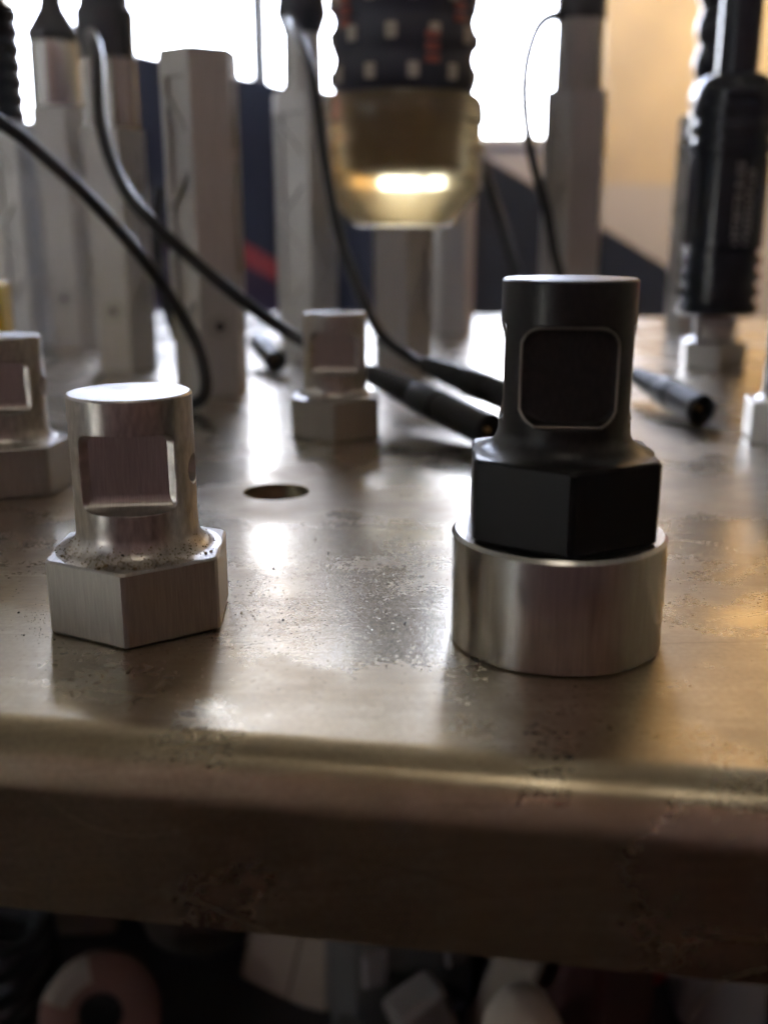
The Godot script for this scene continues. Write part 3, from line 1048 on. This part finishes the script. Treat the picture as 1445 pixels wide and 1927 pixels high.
func build_posts() -> void:
	var E := [0, 2, 4]
	var Fo := [1, 3, 5]
	# left cluster
	post(on_bench(-0.2515, -0.735), 0.30, 0.0185, 0.149, [0, 1, 2, 3, 4, 5], -1, "leftmost aluminium post, under the ribbed black hilt")
	post(on_bench(-0.2149, -0.716), 0.42, 0.0200, 0.156, [0, 2, 4], 5, "aluminium post under the bare metal hilt with a thin neck")
	post(on_bench(-0.1527, -0.605), 0.38, 0.0185, 0.133, [0, 2, 4], 5, "aluminium post under the fluted hilt that a cable leaves")
	post(on_bench(-0.0866, -0.5108), -0.077, 0.0187, 0.1590, [5, 1, 3], 0, "tall aluminium post with nothing on top, pinkish front face")
	# middle and right
	post(on_bench(-0.0500, -0.6737), 0.20, 0.0212, 0.160, [0, 1, 2, 3, 4, 5], -1, "aluminium post with diagonal ribs under the slim grey hilt")
	post(on_bench(0.0110, -0.6069), 0.10, 0.0185, 0.080, [0, 2, 4], -1, "short aluminium post under the amber capped lantern")
	post(on_bench(0.0521, -0.8162), 0.60, 0.0190, 0.120, [1, 3, 5], -1, "aluminium post behind the amber capped lantern")
	post(on_bench(0.1191, -0.6700), 0.75, 0.0205, 0.161, [0, 2, 4], -1, "aluminium post behind the black adapter, a bowed wire beside it")
	post(on_bench(0.2390, -0.8000), 0.35, 0.0195, 0.160, [0, 1, 2, 3, 4, 5], -1, "aluminium post half hidden by the black torch")

	hilt("ribbed_hilt", on_bench(-0.262, -0.735, 0.149), "ribbed black hilt at the upper left corner", [
		["grip", ribbed(0.0185, 0.0016, 0.0, 0.074, 0.0105), "black_plastic"],
		["collar", [Vector2(0, 0.074), Vector2(0.012, 0.074), Vector2(0.012, 0.09), Vector2(0, 0.09)], "chip_cream"]])
	hilt("necked_hilt", on_bench(-0.2149, -0.716, 0.156), "bare metal hilt with a cone shoulder and thin dark neck", [
		["body", [Vector2(0, 0), Vector2(0.0165, 0), Vector2(0.0172, 0.001), Vector2(0.0165, 0.036), Vector2(0.0158, 0.04), Vector2(0, 0.04)], "puck_aluminium"],
		["shoulder", [Vector2(0, 0.04), Vector2(0.0165, 0.04), Vector2(0.0172, 0.046), Vector2(0.0085, 0.06), Vector2(0.0075, 0.064), Vector2(0, 0.064)], "dark_metal"],
		["neck", [Vector2(0, 0.064), Vector2(0.0073, 0.064), Vector2(0.0073, 0.085), Vector2(0.0060, 0.088), Vector2(0, 0.088)], "dark_metal"]])
	var fh := hilt("fluted_hilt", on_bench(-0.1527, -0.605, 0.133), "hilt with a fluted aluminium collar and dark upper half", [
		["upper_half", [Vector2(0, 0.037), Vector2(0.0155, 0.037), Vector2(0.016, 0.06), Vector2(0.0135, 0.064), Vector2(0.0135, 0.082), Vector2(0.012, 0.085), Vector2(0, 0.085)], "dark_metal"]])
	var s := Shape.new()
	var fl := PackedVector2Array()
	for k in 32:
		var a := TAU * k / 32.0
		fl.append(Vector2(sin(a), cos(a)) * (0.0150 if k % 2 == 0 else 0.0138))
	s.prism(fl, 0.0, 0.037, 0.0006)
	put("fluted_collar", s.mesh(), M.puck_aluminium, fh)
	hilt("slim_hilt", on_bench(-0.050, -0.6737, 0.160), "slim grey hilt with a dark waist above the ribbed post", [
		["body", [Vector2(0, 0), Vector2(0.0118, 0), Vector2(0.0122, 0.002), Vector2(0.0115, 0.034), Vector2(0, 0.034)], "post_aluminium"],
		["pommel", [Vector2(0, 0.034), Vector2(0.0118, 0.034), Vector2(0.0158, 0.045), Vector2(0.0135, 0.062), Vector2(0.0135, 0.076), Vector2(0.012, 0.079), Vector2(0, 0.079)], "dark_metal"]])
	hilt("grey_hilt", on_bench(0.1191, -0.670, 0.161), "dark grey cylinder hilt with a grey collar behind the bowed wire", [
		["collar", [Vector2(0, 0), Vector2(0.0140, 0), Vector2(0.0145, 0.001), Vector2(0.0140, 0.040), Vector2(0, 0.040)], "post_aluminium"],
		["cylinder", [Vector2(0, 0.040), Vector2(0.0152, 0.040), Vector2(0.0152, 0.072), Vector2(0.0135, 0.075), Vector2(0, 0.075)], "dark_metal"]])
	hilt("wavy_hilt", on_bench(0.2450, -0.800, 0.160), "glossy black hilt with a wavy outline left of the torch", [
		["grip", ribbed(0.0185, 0.0030, 0.0, 0.095, 0.024), "black_anodised", 50.0]])
	lantern()
	torch()
	# yellow box at the left edge
	var yb := thing("yellow_box", on_bench(-0.191, -0.45), 0.2, "yellow box at the left edge behind the cut off adapter", "box")
	s = Shape.new()
	s.box(Vector3(0, 0.029, 0), Vector3(0.05, 0.058, 0.03), 0.002)
	put("carton", s.mesh(), M.yellow_card, yb)
	s = Shape.new()
	slab_xy(s, [Vector2(0.015, 0.012), Vector2(0.015, 0.022), Vector2(0.0175, 0.022), Vector2(0.0175, 0.012)], 0.0150, 0.0153)
	put("printed_mark", s.mesh(), M.black_plastic, yb)


func lantern() -> void:
	var o := thing("lantern", on_bench(0.0110, -0.6069, 0.080), 0.0, "large amber capped lantern with chip covered dark body, top middle", "lantern")
	var s := Shape.new()
	var prof := [Vector2(0.0, 0.001), Vector2(0.026, 0.001), Vector2(0.030, 0.003), Vector2(0.0425, 0.0185), Vector2(0.0445, 0.022), Vector2(0.0445, 0.038), Vector2(0.0460, 0.040), Vector2(0.0460, 0.046), Vector2(0.0440, 0.048), Vector2(0.0440, 0.055), Vector2(0.0455, 0.057), Vector2(0.0450, 0.066), Vector2(0.0425, 0.070), Vector2(0.0, 0.070)]
	s.lathe(prof, 96, 40)
	put("resin_cap", s.mesh(), M.amber_resin, o)
	s = Shape.new()
	s.lathe([Vector2(0, 0.034), Vector2(0.020, 0.034), Vector2(0.024, 0.038), Vector2(0.024, 0.067), Vector2(0, 0.067)], 64)
	put("inner_core", s.mesh(), M.resin_core, o)
	s = Shape.new()
	s.lathe(ribbed(0.0405, 0.0020, 0.0701, 0.147, 0.019), 72, 50)
	var g := put("body", s.mesh(), M.grip_navy, o)
	# chips soldered round the body: offset rows of pale ones, a few stacked coral ones
	for row in 4:
		for k in 11:
			var a := TAU * (k + 0.5 * (row % 2)) / 11.0 + 0.1
			var y := 0.0795 + 0.019 * row
			s = Shape.new()
			s.xf = Transform3D(Basis(Vector3.UP, a), Vector3(0, y, 0))
			s.box(Vector3(0, 0, 0.0402), Vector3(0.0062, 0.0078, 0.003), 0.0008)
			put("pale_chip", s.mesh(), M.chip_cream, o)
	for sp in [[0.36, 0.0850], [0.80, 0.1060], [-0.9, 0.104], [2.4, 0.095], [-2.2, 0.115]]:
		for k in 3:
			s = Shape.new()
			s.xf = Transform3D(Basis(Vector3.UP, sp[0]), Vector3(0, sp[1] + 0.0058 * k, 0))
			s.box(Vector3(0, 0, 0.0404), Vector3(0.0078, 0.0040, 0.003), 0.0008)
			put("coral_chip", s.mesh(), M.chip_coral, o)


func torch() -> void:
	var o := thing("torch", on_bench(0.1963, -0.6069, 0.031), 0.0, "thick black torch with grey print standing on an adapter at right", "torch")
	var s := Shape.new()
	var R := 0.0222
	var p := [Vector2(0, 0), Vector2(R - 0.002, 0), Vector2(R, 0.001)]
	for k in 4:
		var y := 0.002 + 0.0088 * k
		p.append_array([Vector2(R + 0.0005, y), Vector2(R + 0.0005, y + 0.0052), Vector2(R - 0.0016, y + 0.0058), Vector2(R - 0.0016, y + 0.0082)])
	p.append_array([Vector2(R, 0.0385), Vector2(R, 0.087)])
	for k in 3:
		var y := 0.089 + 0.0095 * k
		p.append_array([Vector2(R - 0.0012, y - 0.001), Vector2(R - 0.0012, y), Vector2(R + 0.0012, y + 0.0006), Vector2(R + 0.0012, y + 0.0062), Vector2(R - 0.0008, y + 0.0070)])
	p.append_array([Vector2(R, 0.118), Vector2(R - 0.001, 0.124), Vector2(R - 0.004, 0.129), Vector2(R - 0.007, 0.131), Vector2(0.011, 0.1315)])
	s.lathe(p, 96, 30)
	put("body", s.mesh(), M.black_anodised, o)
	s = Shape.new()
	s.lathe([Vector2(0.0112, 0.1312), Vector2(0.0112, 0.185), Vector2(0.0095, 0.187), Vector2(0, 0.187)], 48)
	put("neck", s.mesh(), M.black_anodised, o)
	# two lines of small print running up the body, too blurred to read
	for line in 2:
		var st := Shape.new()
		var a0 := -0.08 + 0.30 * line
		var y := 0.040
		while y < 0.084 - 0.004 * line:
			var wd := rng.randf_range(0.0018, 0.0030)
			for k in 3:
				if rng.randf() < 0.75:
					st.xf = Transform3D(Basis(Vector3.UP, a0 + 0.068 * k), Vector3(0, y + wd * 0.5, 0))
					st.box(Vector3(0, 0, R), Vector3(0.0010, wd, 0.0003), 0.0001)
			if rng.randf() < 0.8:
				st.xf = Transform3D(Basis(Vector3.UP, a0 + 0.068), Vector3(0, y + 0.0003, 0))
				st.box(Vector3(0, 0, R - 0.00005), Vector3(0.0036, 0.0006, 0.0003), 0.0001)
			y += wd + 0.0011
			if rng.randf() < 0.12: y += 0.002
		put("printed_line", st.mesh(), M.print_grey, o)


# ---------------------------------------------------------------- cables
func cable(called: String, label: String, pts: Array, r: float) -> Node3D:
	var w := []
	for q in pts: w.append(Vector3(q[0], BENCH + q[1], q[2]))
	var s := Shape.new()
	s.tube(w, [r], 16, 10)
	var o := put(called, s.mesh(), M.black_rubber)
	tag(o, label, "cable", "black charging cables")
	return o


# a barrel plug lying along a line from a (cord side) to b (mouth)
func plug(label: String, a: Vector3, b: Vector3, ribs := true) -> Node3D:
	var o := thing("barrel_plug", Vector3(a.x, BENCH + a.y, a.z), 0, label, "plug", "black barrel plugs")
	var d := b - a
	var L := d.length()
	var y := d.normalized()
	var x := y.cross(Vector3.UP).normalized()
	o.basis = Basis(x, y, x.cross(y))
	var s := Shape.new()
	var body0 := L * 0.42 if ribs else L * 0.12
	s.lathe([Vector2(0.0030, body0 - 0.001), Vector2(0.0060, body0), Vector2(0.0067, body0 + 0.002), Vector2(0.0067, L * 0.62), Vector2(0.0060, L * 0.63), Vector2(0.0060, L * 0.655), Vector2(0.0067, L * 0.665), Vector2(0.0067, L - 0.0008), Vector2(0.0060, L), Vector2(0.0037, L), Vector2(0.0032, L - 0.002), Vector2(0.0032, L - 0.009), Vector2(0, L - 0.009)], 40)
	put("body", s.mesh(), M.black_plastic, o)
	s = Shape.new()
	s.lathe([Vector2(0, L - 0.0095), Vector2(0.0009, L - 0.0095), Vector2(0.0009, L - 0.0015), Vector2(0, L - 0.001)], 16)
	put("contact_pin", s.mesh(), M.contact_brass, o)
	if ribs:
		s = Shape.new()
		var p := [Vector2(0.0, 0.0), Vector2(0.0030, 0.0)]
		var n := 7
		for k in n:
			var t := float(k) / n
			var r0 := lerpf(0.0042, 0.0062, t)
			var st := body0 / n
			p.append_array([Vector2(r0, st * (k + 0.05)), Vector2(r0, st * (k + 0.60)), Vector2(r0 - 0.0014, st * (k + 0.66)), Vector2(r0 - 0.0014, st * (k + 0.98))])
		s.lathe(p, 32)
		put("strain_relief", s.mesh(), M.black_rubber, o)
	return o


func build_cables() -> void:
	cable("cable", "black cable sweeping down from the left edge to behind the front left adapter", [[-0.230, 0.135, -0.44], [-0.170, 0.128, -0.44], [-0.137, 0.1035, -0.45], [-0.108, 0.069, -0.46], [-0.0885, 0.036, -0.465], [-0.0815, 0.016, -0.46], [-0.0830, 0.005, -0.455], [-0.095, 0.0028, -0.45], [-0.112, 0.0028, -0.46]], 0.0029)
	cable("cable", "black cable from the fluted hilt to the ribbed plug beside the middle adapter", [[-0.158, 0.172, -0.590], [-0.149, 0.175, -0.560], [-0.136, 0.160, -0.520], [-0.1300, 0.128, -0.495], [-0.1215, 0.103, -0.485], [-0.1075, 0.0855, -0.475], [-0.077, 0.058, -0.470], [-0.043, 0.033, -0.470], [-0.015, 0.0215, -0.455], [-0.0065, 0.0178, -0.447]], 0.0030)
	cable("cable", "black cable hanging from the slim hilt past the lantern to the rear plug", [[-0.056, 0.200, -0.655], [-0.048, 0.184, -0.610], [-0.038, 0.158, -0.575], [-0.030, 0.112, -0.545], [-0.021, 0.072, -0.525], [-0.004, 0.033, -0.505], [0.012, 0.0205, -0.490], [0.0200, 0.0173, -0.480]], 0.0027)
	cable("cable", "black wire bowing out left of the grey hilt and down", [[0.107, 0.204, -0.665], [0.093, 0.197, -0.655], [0.085, 0.176, -0.650], [0.084, 0.150, -0.645], [0.089, 0.120, -0.640], [0.098, 0.090, -0.635], [0.103, 0.060, -0.620], [0.112, 0.030, -0.600], [0.125, 0.004, -0.560]], 0.0030)
	cable("cable", "black cable dropping from behind the lantern toward the black adapter", [[0.054, 0.150, -0.68], [0.062, 0.115, -0.665], [0.073, 0.082, -0.650], [0.082, 0.050, -0.63], [0.092, 0.015, -0.60], [0.10, 0.0035, -0.57]], 0.0035)
	cable("cable", "short black cable dropping behind the tall bare post at left", [[-0.118, 0.100, -0.555], [-0.1200, 0.080, -0.552], [-0.1175, 0.052, -0.550], [-0.112, 0.022, -0.555], [-0.098, 0.004, -0.56]], 0.0030)
	cable("cable", "black cable at the right edge behind the torch", [[0.262, 0.135, -0.66], [0.285, 0.118, -0.655], [0.31, 0.085, -0.65]], 0.003)
	plug("ribbed black plug lying between the middle adapter and the black adapter", Vector3(-0.0068, 0.0180, -0.448), Vector3(0.0400, 0.0068, -0.372))
	plug("black plug lying behind the front ribbed plug, ribs toward the post", Vector3(0.0195, 0.0175, -0.481), Vector3(0.0620, 0.0068, -0.432))
	plug("black plug at right with its round mouth toward the camera", Vector3(0.1225, 0.0108, -0.492), Vector3(0.1325, 0.0068, -0.417))
	plug("small black plug lying right of the tall bare post", Vector3(-0.0790, 0.0140, -0.630), Vector3(-0.0610, 0.0068, -0.575), false)


# ---------------------------------------------------------------- lower shelf
func simple(called: String, at: Vector3, turn: float, tilt: float, size: Vector3, m: String, label: String, category: String, part := "body", bev := 0.003) -> Node3D:
	var o := thing(called, at, turn, label, category)
	o.rotation.z = tilt
	var s := Shape.new()
	s.box(Vector3(0, size.y * 0.5, 0), size, bev)
	put(part, s.mesh(), M[m], o)
	return o


func build_shelf_things() -> void:
	var Y := -0.355
	simple("carton", on_bench(-0.200, -0.57, Y), 0.1, 0.0, Vector3(0.055, 0.12, 0.05), "cardboard", "cream carton on the lower shelf at the far left", "carton", "walls")
	var r := thing("tape_roll", on_bench(-0.152, -0.450, Y + 0.028), 0.25, "red and cream tape roll standing on the lower shelf", "tape roll")
	r.rotation.x = PI / 2 - 0.55
	var s := Shape.new()
	s.lathe([Vector2(0.0125, -0.012), Vector2(0.027, -0.012), Vector2(0.0315, -0.009), Vector2(0.0315, 0.009), Vector2(0.027, 0.012), Vector2(0.0125, 0.012), Vector2(0.0120, 0.011), Vector2(0.0120, -0.011), Vector2(0.0125, -0.012)], 64, 40)
	put("roll", s.mesh(), M.tape_red, r)
	s = Shape.new()
	for k in 14:
		var a0 := PI * 1.05 + 1.0 * k / 14.0
		var a1 := PI * 1.05 + 1.0 * (k + 1) / 14.0
		var d0 := Vector3(sin(a0), 0, cos(a0)); var d1 := Vector3(sin(a1), 0, cos(a1))
		s.quad(d0 * 0.018 + Vector3(0, 0.0125, 0), d1 * 0.018 + Vector3(0, 0.0125, 0), d1 * 0.027 + Vector3(0, 0.0125, 0), d0 * 0.027 + Vector3(0, 0.0125, 0), Vector3.UP)
		s.quad(d0 * 0.027 + Vector3(0, 0.0125, 0), d1 * 0.027 + Vector3(0, 0.0125, 0), d1 * 0.0319 + Vector3(0, 0.009, 0), d0 * 0.0319 + Vector3(0, 0.009, 0), (d0 + Vector3.UP).normalized())
	put("cream_wrap", s.mesh(), M.tape_cream, r)
	var b := thing("bowl", on_bench(-0.115, -0.55, Y), 0.0, "dark olive round pot on the lower shelf behind the tape roll", "pot")
	s = Shape.new()
	s.lathe([Vector2(0, 0), Vector2(0.022, 0.0), Vector2(0.036, 0.012), Vector2(0.043, 0.035), Vector2(0.044, 0.09), Vector2(0.041, 0.09), Vector2(0.040, 0.03), Vector2(0, 0.012)], 48, 50)
	put("bowl", s.mesh(), M.olive_enamel, b)
	var c4 := simple("carton", on_bench(-0.052, -0.515, Y), -0.35, -0.22, Vector3(0.058, 0.085, 0.05), "cardboard", "tilted cream carton on the lower shelf left of the grey case", "carton", "walls")
	s = Shape.new()
	s.box(Vector3(0.004, 0.045, 0.0256), Vector3(0.0012, 0.082, 0.001), 0.0002)
	put("flap_seam", s.mesh(), M.olive_enamel, c4)
	var g := simple("tool_case", on_bench(0.005, -0.50, Y), 0.35, 0.0, Vector3(0.085, 0.075, 0.07), "grey_plastic", "grey plastic tool case in the middle of the lower shelf", "case", "shell", 0.008)
	s = Shape.new()
	s.tube([Vector3(-0.025, 0.072, 0), Vector3(-0.02, 0.098, 0), Vector3(0.02, 0.098, 0), Vector3(0.025, 0.072, 0)], [0.006], 12, 8)
	put("handle", s.mesh(), M.slate_plastic, g)
	for k in [-1, 1]:
		s = Shape.new()
		s.box(Vector3(0.024 * k, 0.05, 0.036), Vector3(0.014, 0.022, 0.006), 0.002)
		put("latch", s.mesh(), M.pale_plastic, g)
	var fb := thing("foam_block", on_bench(0.082, -0.412, Y), 0.6, "pale cream rounded foam block on the lower shelf, the brightest thing there", "foam block")
	fb.rotation.z = 0.28
	s = Shape.new()
	s.lathe([Vector2(0, 0), Vector2(0.016, 0.001), Vector2(0.021, 0.010), Vector2(0.022, 0.035), Vector2(0.0205, 0.062), Vector2(0.017, 0.076), Vector2(0.010, 0.084), Vector2(0, 0.086)], 40, 80, 0.07)
	put("foam", s.mesh(), M.foam_cream, fb)
	var d := thing("dowel", on_bench(0.068, -0.53, Y), 0, "short upright wooden dowel behind the foam block", "dowel")
	s = Shape.new()
	s.lathe([Vector2(0, 0), Vector2(0.005, 0), Vector2(0.005, 0.2), Vector2(0, 0.2)], 20)
	put("stick", s.mesh(), M.pine, d)
	simple("maroon_box", on_bench(0.112, -0.47, Y), 0.75, 0.0, Vector3(0.055, 0.088, 0.055), "maroon_card", "dark maroon box turned cornerwise on the lower shelf", "box", "walls")
	simple("slate_case", on_bench(0.150, -0.54, Y), 0.1, 0.0, Vector3(0.06, 0.11, 0.04), "slate_plastic", "dark slate case on the lower shelf behind the maroon box", "case", "shell")
	simple("red_cap", on_bench(0.163, -0.505, Y), 0.0, 0.0, Vector3(0.010, 0.085, 0.010), "red_enamel", "small red bottle beside the pale case on the lower shelf", "bottle", "bottle", 0.004)
	var pc := simple("pale_case", on_bench(0.192, -0.49, Y), -0.1, 0.0, Vector3(0.05, 0.10, 0.05), "pale_plastic", "pale plastic case at the right end of the lower shelf", "case", "shell", 0.005)
	s = Shape.new()
	s.tube([Vector3(-0.02, 0.01, 0.027), Vector3(0.0, 0.05, 0.027), Vector3(0.012, 0.095, 0.027)], [0.0025], 10, 6)
	put("strut", s.mesh(), M.tape_cream, pc)


	var hb := thing("hose_coil", on_bench(-0.235, -0.50, Y), 0.0, "dark coiled hose at the far left of the lower shelf", "hose")
	s = Shape.new()
	var turns := []
	for k in 41:
		var a := TAU * k / 13.0
		turns.append(Vector3(sin(a) * 0.036, 0.008 + 0.0012 * k, cos(a) * 0.036))
	s.tube(turns, [0.0065], 10, 3)
	put("hose", s.mesh(), M.slate_plastic, hb)
	var sc := 0
	for q in [[0.030, -0.445, 0.5, 0.35, 0.030, 0.052], [0.056, -0.46, -0.4, -0.3, 0.026, 0.070], [-0.012, -0.43, 0.9, 0.5, 0.034, 0.040]]:
		simple("offcut", on_bench(q[0], q[1], Y + 0.004), q[2], q[3], Vector3(q[4], q[5], 0.022), ["pale_plastic", "tape_cream", "grey_plastic"][sc], ["pale grey plastic offcut leaning before the tool case on the lower shelf", "cream offcut leaning beside the foam block on the lower shelf", "grey plastic offcut lying askew left of the pale one on the lower shelf"][sc], "offcut", "piece", 0.003)
		sc += 1


# ---------------------------------------------------------------- swarf and grit on the bench
func build_grit() -> void:
	var s := Shape.new()
	s.box(Vector3.ZERO, Vector3(1, 0.6, 0.8), 0.2)
	var mm := MultiMesh.new()
	mm.transform_format = MultiMesh.TRANSFORM_3D
	mm.use_colors = true
	mm.mesh = s.mesh()
	var n := 2100
	mm.instance_count = n
	for i in n:
		var x := 0.0
		var z := 0.0
		if i < 1000:
			x = rng.randfn(-0.004, 0.022); z = rng.randfn(-0.222, 0.030)
		elif i < 1400:
			var a := rng.randf() * TAU
			var q := 0.0205 + absf(rng.randfn(0.0, 0.0035))
			x = -0.0516 + sin(a) * q; z = -0.2036 + cos(a) * q
		elif i < 1600:
			x = rng.randf_range(-0.12, 0.12); z = rng.randf_range(-0.40, -0.165)
		var k := rng.randf_range(0.00007, 0.00024)
		if rng.randf() < 0.02: k *= 2.5
		var y := 0.0
		var v := rng.randf()
		if i >= 1600:  # dust caught in the fillet above the hex of the front left adapter
			var fa := rng.randfn(0.1, 0.75)
			var d := rng.randf_range(0.0002, 0.0046)
			var fr := 0.0125 + d
			y = 0.0157 + 0.0046 - sqrt(maxf(0.0, 0.0046 * 0.0046 - (0.0046 - d) * (0.0046 - d)))
			x = -0.0516 + sin(fa) * fr; z = -0.2036 + cos(fa) * fr
			k *= 1.5
			v = 0.3 if v < 0.10 else 0.8
		mm.set_instance_transform(i, Transform3D(Basis.from_euler(Vector3(rng.randf() * 0.6, rng.randf() * TAU, rng.randf() * 0.6)).scaled(Vector3(k, k, k)), Vector3(x, BENCH + y + k * 0.25, z)))
		mm.set_instance_color(i, Color(0.04, 0.03, 0.022) if v < 0.72 else (Color(0.22, 0.17, 0.10) if v < 0.985 else Color(0.8, 0.78, 0.72)))
	var o := MultiMeshInstance3D.new()
	o.name = "grit"
	o.multimesh = mm
	o.material_override = M.dust_grit
	add_child(o)
	tag(o, "loose dark grit and metal swarf scattered on the steel bench", "grit")
	o.set_meta("kind", "stuff")
